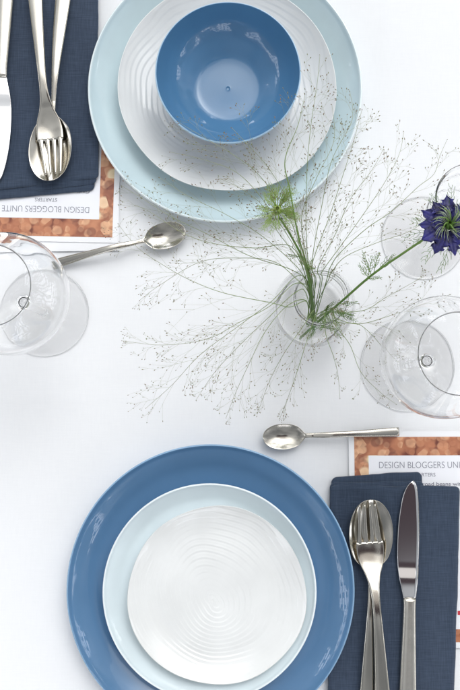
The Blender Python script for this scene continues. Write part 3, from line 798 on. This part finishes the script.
stem_px = [(300.5, 338), (318, 322), (342, 301), (372, 275), (405, 252), (432, 234)]
root, base, path, rnd = nigella(stem_px, [.006, .055, .112, .145, .175, .193], 'deep blue spiky flower on a green stem reaching right out of the vase', None, None, True)
T = Tubes()
for (q, dv, ln) in ((at(371, 275, .147), Vector((-.1, .9, .2)), .019), (at(376, 272, .151), Vector((.55, .8, .2)), .020), (at(366, 280, .142), Vector((.6, .3, .2)), .012), (at(369, 278, .146), Vector((-.8, .7, .1)), .013), (at(367, 281, .143), Vector((.2, 1, .3)), .020), (at(374, 273, .149), Vector((.2, 1, .1)), .016)):
    frond(T, q - base, dv, ln, rnd)
T.build('leaf', 'green', root)
T = Tubes()
for k in range(9):
    q = at(318 + rnd.uniform(-8, 10), 318 + rnd.uniform(-8, 10), rnd.uniform(.03, .09)); frond(T, q - base, Vector((rnd.uniform(-.6, 1), rnd.uniform(-.9, .8), rnd.uniform(-.1, .4))), rnd.uniform(.010, .015), rnd, t=.2)
for (fx, fy, vx, vy, ln) in ((331, 311, 1, -.4, .020), (335, 309, .9, -.9, .021), (328, 314, .5, -1, .022), (338, 304, 1, .1, .015), (330, 312, .8, -.1, .018), (333, 313, .2, -1, .018), (326, 312, -.4, -.9, .016)):
    frond(T, at(fx, fy, .112) - base, Vector((vx, vy, .1)), ln, rnd, t=.1)
T.build('leaf', 'green', root)
# head
FC = at(449, 227, .198); ax = Vector((-.18, .12, 1)).normalized()
Mh = ax.to_track_quat('Z', 'Y').to_matrix() * .89
def petal(ang, ln, wd, lift_, seedv):
    rp = random.Random(seedv); nU, nV = 14, 8; vs = []; fs = []
    c, s = math.cos(ang), math.sin(ang)
    teeth = [rp.uniform(-.45, .25) for _ in range(40)]
    for i in range(nU + 1):
        u = i / nU
        wdt = wd * (math.sin(math.pi * min(1, u * .93 + .02)) ** .75) * (1 - .25 * u) if u < 1 else .0003
        for j in range(nV + 1):
            v = -1 + 2 * j / nV
            tooth = 1 + (teeth[i * 2 % 40] if abs(v) > .9 else 0) * (1 if u > .35 else 0) * (1.6 if i % 2 else -.6)
            x = .004 + ln * u * (1 - .10 * v * v * (u > .8)); y = wdt * v * tooth
            z = .0015 + lift_ * u - .0035 * u * u + .0022 * (v * v) * math.sin(math.pi * u) + .0009 * math.sin(v * 7 + seedv) * u
            p = Mh @ Vector((x * c - y * s, x * s + y * c, z)); vs.append(FC - base + p)
    for i in range(nU):
        for j in range(nV):
            a = i * (nV + 1) + j; fs.append((a, a + 1, a + nV + 2, a + nV + 1))
    o = mesh('petal', vs, fs, M['petal'], root)
    md = o.modifiers.new('thick', 'SOLIDIFY'); md.thickness = .0003
angs = [(158, .0235, .0078, .005), (124, .0235, .0070, .008), (96, .0195, .0066, .006), (188, .018, .0060, .001), (215, .0245, .0072, .003), (243, .0215, .0076, .005), (268, .0235, .0070, .002), (298, .0215, .0072, .004), (330, .0225, .0075, .005), (5, .0230, .0075, .003), (42, .0225, .0070, .004), (70, .0180, .0060, .002), (142, .0190, .0070, .0005), (228, .018, .0068, .001)]
for i, (a, l_, w_, lf) in enumerate(angs): petal(R(a), l_ * 1.02, w_, lf, i + 3)
T = Tubes()
for k in range(6):   # the pod's curling horns
    a = k * math.pi / 3 + .3; pts = []
    for i in range(9):
        u = i / 8; rr = .0015 + .0105 * u ** 1.4; z = .0105 + .008 * math.sin(u * 2.4) ; pts.append(FC - base + Mh @ Vector((rr * math.cos(a + u * .7), rr * math.sin(a + u * .7), z)))
    T.tube(pts, .0006, .00025, 5, .1, .6)
vsn = 10
for k in range(5):
    a = k * 2 * math.pi / 5; T.tube([FC - base + Mh @ Vector((.0022 * math.cos(a), .0022 * math.sin(a), .001)), FC - base + Mh @ Vector((.0028 * math.cos(a), .0028 * math.sin(a), .006)), FC - base + Mh @ Vector((.0010 * math.cos(a), .0010 * math.sin(a), .0105))], .0017, .0010, 8, -.2, .2)
T.build('pistil', 'green', root)
T = Tubes(); T2 = Tubes()
for k in range(46):
    a = rnd.uniform(0, 6.28); l_ = rnd.uniform(.008, .0145); pts = []
    for i in range(6):
        u = i / 5; pts.append(FC - base + Mh @ Vector((.003 * math.cos(a) + l_ * u * math.cos(a + u * .4), .003 * math.sin(a) + l_ * u * math.sin(a + u * .4), .003 + .009 * math.sin(u * 2.3))))
    T.tube(pts, .00024, .0002, 4); d = (pts[-1] - pts[-2]).normalized(); T2.grain(pts[-1], d, .0024, .0007, .5)
    if k % 3 == 0: T2.grain(pts[1] , d, .004, .0010, .5)
T.build('filaments', 'filament', root); T2.build('anthers', 'stamen', root)
T = Tubes()
for k in range(16):
    a = 2 * math.pi * k / 16 + rnd.uniform(-.15, .15)
    d = Mh @ Vector((math.cos(a), math.sin(a), .15)); frond(T, FC - base + d * .006 + Mh @ Vector((0, 0, -.002)), d, rnd.uniform(.020, .029), rnd, n=7, t=.1, r=.00026)
T.build('bract', 'green', root)

# the unopened head above the upper plate's edge
bp = [(314, 330), (311, 292), (304, 262), (296, 245), (287, 229), (279, 217)]
rootb, baseb, pathb, rnd = nigella(bp, [.010, .105, .135, .146, .155, .163], 'feathery yellow green flower bud over the rim of the aqua plate', None, None, False)
BC = at(277, 210, .165)
T = Tubes()
for k in range(8):
    a = k * math.pi / 4; T.tube([BC - baseb + Vector((.0018 * math.cos(a), .0018 * math.sin(a), -.004)), BC - baseb + Vector((.0032 * math.cos(a), .0032 * math.sin(a), .001)), BC - baseb + Vector((.0008 * math.cos(a), .0008 * math.sin(a), .006))], .0015, .0008, 7, .6, 1.0)
T.build('bud', 'bud', rootb)
T = Tubes()
for k in range(60):
    a = rnd.uniform(0, 6.28); e = rnd.uniform(-.2, .9); d = Vector((math.cos(a), math.sin(a), e)).normalized()
    frond(T, BC - baseb + d * .003, d, rnd.uniform(.010, .0185), rnd, n=6, t=.25 + .6 * rnd.random(), r=.00028)
T.build('bract', 'bud', rootb)
T = Tubes()
for k in range(7):
    a = rnd.uniform(0, 6.28); d = Vector((math.cos(a), math.sin(a), .6)).normalized(); T.grain(BC - baseb + d * .009, d, .003, .0006, .5)
T.build('anthers', 'stamen', rootb)
T = Tubes()
for k in range(4):
    q = pathb[14 + k * 2]; frond(T, q - baseb, Vector((rnd.uniform(-1, 1), rnd.uniform(-.5, 1), .2)), .012, rnd, t=.3)
T.build('leaf', 'green', rootb)

for o in list(S.objects):
    if o.type == 'MESH' and (o.parent and o.parent.name.split('.')[0] in ('table_spoon', 'fork', 'table_knife', 'dessert_spoon', 'napkin') or o.name.split('.')[0] in ('dinner_plate', 'side_plate', 'rippled_plate', 'cereal_bowl')):
        fix_normals(o)
